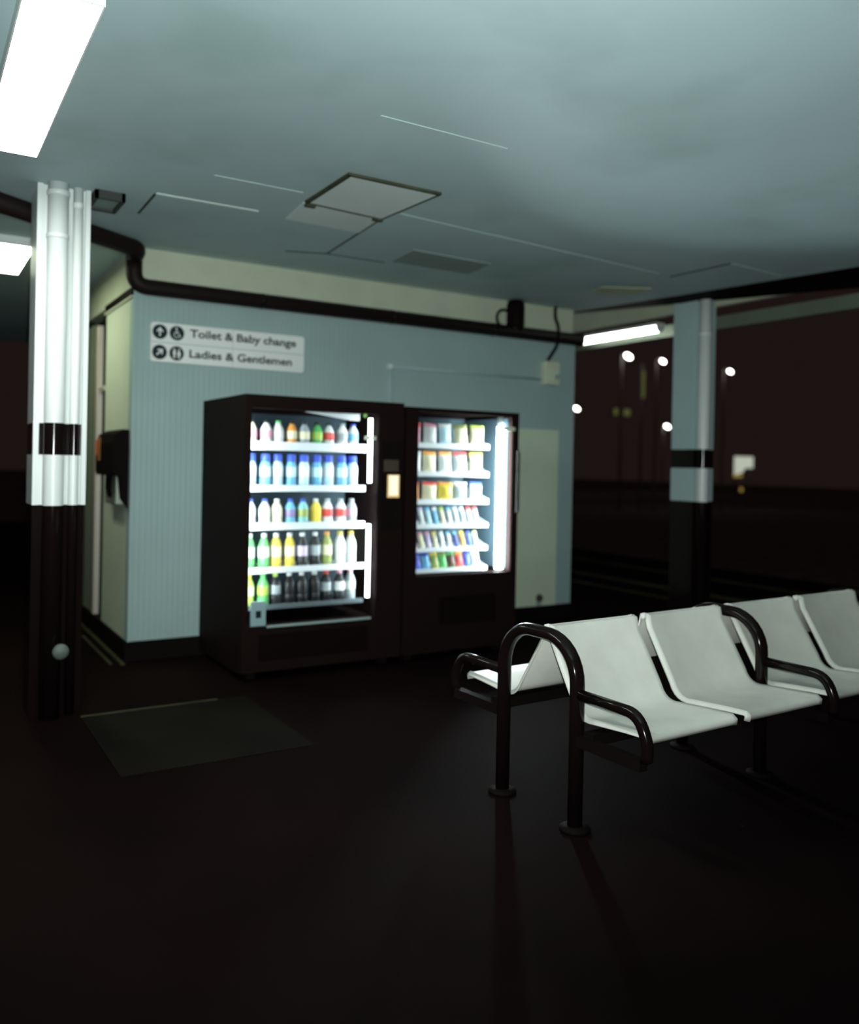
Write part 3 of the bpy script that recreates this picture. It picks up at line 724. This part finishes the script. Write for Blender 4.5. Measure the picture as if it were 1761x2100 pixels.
for b in range(3):
    x = b * P
    R_ = 0.17
    pts = [(x, -DP, 0.0), (x, -DP, ZARCH - R_)] + [(x, -DP + R_ - R_ * cos(t), ZARCH - R_ + R_ * sin(t)) for t in [pi / 2 * i / 8 for i in range(1, 9)]]
    pts += [(x, -p_[1], p_[2]) for p_ in reversed(pts)]
    MB().tube(pts, 0.032, 16, ry=0.026, up=(1, 0, 0)).build('arch_frame', M_black, bn)
    for sg_ in (-1, 1):
        arm = fillet([(x, sg_ * DP, ZARM), (x, sg_ * (YFR - 0.01), ZARM), (x, sg_ * (YFR + 0.045), ZFR - 0.02), (x, sg_ * (YFR + 0.035), ZFR - 0.06)], 0.055)
        MB().tube(arm, 0.022, 12).build('armrest', M_black, bn)
        MB().box(x - 0.02, x + 0.02, *sorted((sg_ * DP, sg_ * (YFR + 0.02))), 0.33, 0.37).build('seat_bracket', M_blackm, bn)
        MB().lathe([(0.06, 0), (0.06, 0.012), (0.035, 0.02)], (x, sg_ * DP, 0), 16).build('foot_plate', M_blackm, bn)
B(0.26, 2 * P - 0.26, -0.07, 0.07, 0.40, 0.535).build('centre_beam', M_blackm, bn, bevel=0.01)
for sg_ in (-1, 1):
    B(0, 2 * P, *sorted((sg_ * 0.26, sg_ * 0.31)), 0.345, 0.39).build('seat_rail', M_blackm, bn)

# ------------------------------------------------------------------ far lights across the tracks
def lamp_post(x, y, z, label, r=0.16):
    zg = -1.05
    t = thing('lamp_post', label, 'street lamp', (x, y + 0.5, zg), 0, 'street lamps across the tracks')
    H = z - zg
    MB().lathe([(0.10, 0), (0.09, 0.5), (0.055, H + 0.1), (0.03, H + 0.25)], seg=10).build('post', M_post, t)
    MB().tube(fillet([(0, 0, H + 0.15), (0, -0.3, H + 0.2), (0, -0.5, H + 0.12)], 0.1), 0.035, 8).build('bracket_arm', M_post, t)
    hd = MB().ball((0, 0, 0), r * 1.25, r * 0.8, r * 0.55).build('lamp_head', E_street, t)
    hd.location = (0, -0.5, H); hd.rotation_euler = (0, radians(25), 0)
    return t
C0 = Vector((-1.336, -6.065, 1.4))
lamp_post(34.36, 30.0, 7.87, 'brightest far street lamp, below the hanging tube light', 0.21)
lamp_post(37.19, 30.0, 7.81, 'far street lamp just left of the right column', 0.15)
lamp_post(43.21, 30.0, 7.65, 'far street lamp right of the right column', 0.15)
lamp_post(49.6, 51.6, 6.60, 'low far street lamp against the kiosk right edge', 0.22)
lamp_post(64.5, 54.8, 5.69, 'low far street lamp against the right column left edge', 0.25)

sb = thing('far_signboard', 'small pale lit board beyond the tracks, right of the right column', 'signboard', (44.7, 30, -1.05))
MB().prism([(-0.85, 3.35), (0.85, 3.35), (0.85, 2.62), (0.1, 2.62), (-0.2, 2.3), (-0.85, 2.2)], -0.06, 0.06, axis='y').build('board', E_sign, sb)
MB().box(-0.9, -0.2, -0.07, 0.07, 2.02, 2.2).box(-0.25, -0.14, -0.07, 0.07, 1.1, 1.35).build('yellow_strip', E_yel, sb)
for x in (-0.7, 0.7): MB().tube([(x, 0.12, 0), (x, 0.12, 3.4)], 0.06, 8).build('post', M_post, sb)
MB().box(-0.8, 0.8, 0.06, 0.2, 2.6, 2.75).build('back_rail', M_post, sb)
sp_ = thing('signal_post', 'thin post with a dim olive vertical strip light across the tracks', 'signal', (35.66, 30, -1.05))
MB().tube([(0, 0.15, 0), (0, 0.15, 8.6)], 0.07, 8).build('post', M_post, sp_)
B(-0.05, 0.05, -0.02, 0.09, 6.6, 8.2).build('strip_light', E_gy, sp_)
rw = thing('window_lights', 'dim pair of yellow-green lights beyond the tracks left of the right column', 'light', (34.14, 30, -1.05))
MB().tube([(-0.05, 0.2, 0), (-0.05, 0.2, 5.9)], 0.07, 8).build('post', M_post, rw)
MB().box(-0.8, 0.55, 0.1, 0.2, 5.55, 5.8).build('crossbar', M_post, rw)
for x, w in ((-0.62, 0.09), (0.25, 0.18)): B(x - w, x + w, -0.02, 0.1, 5.5, 5.86).build('lamp', E_gy, rw)

# ------------------------------------------------------------------ world, camera
wd = bpy.data.worlds.new('World'); S.world = wd; wd.use_nodes = True
bg = wd.node_tree.nodes['Background']; bg.inputs[0].default_value = (0.0112, 0.0066, 0.0062, 1); bg.inputs[1].default_value = 1.0

cam = bpy.data.cameras.new('Camera'); co = bpy.data.objects.new('Camera', cam); COL.objects.link(co); S.camera = co
yaw, pitch, roll = 0.548317, -0.00231, 0.02012
fw = Vector((sin(yaw) * cos(pitch), cos(yaw) * cos(pitch), sin(pitch)))
r0 = Vector((cos(yaw), -sin(yaw), 0)); u0 = r0.cross(fw)
rr = r0 * cos(roll) + u0 * sin(roll); uu = -r0 * sin(roll) + u0 * cos(roll)
mw = Matrix((( rr.x, uu.x, -fw.x, C0.x), (rr.y, uu.y, -fw.y, C0.y), (rr.z, uu.z, -fw.z, C0.z), (0, 0, 0, 1)))
co.matrix_world = mw
cam.sensor_fit = 'HORIZONTAL'; cam.sensor_width = 36.0
cam.lens = 1749.79 / 1761 * 36.0
cam.shift_x = 10.5 / 1761; cam.shift_y = -94.0 / 1761
cam.clip_start = 0.05; cam.clip_end = 400
cam.dof.use_dof = True; cam.dof.focus_distance = 3.1; cam.dof.aperture_fstop = 1.4

fl = bpy.data.lights.new('camera_flash', 'SPOT'); fo = bpy.data.objects.new('camera_flash', fl); COL.objects.link(fo)
fl.energy = 620; fl.color = (0.89, 1.0, 0.975); fl.spot_size = radians(125); fl.spot_blend = 0.9; fl.shadow_soft_size = 0.02
fd = (fw + uu * 0.42 - rr * 0.08).normalized()
fo.location = C0 + rr * 0.02 + uu * 0.075
fo.rotation_euler = fd.to_track_quat('-Z', 'Y').to_euler()

S.view_settings.view_transform = 'Standard'; S.view_settings.look = 'None'
S.view_settings.gamma = 1; S.view_settings.use_curve_mapping = False
S.view_settings.exposure = 0.0
S.cycles.max_bounces = 8
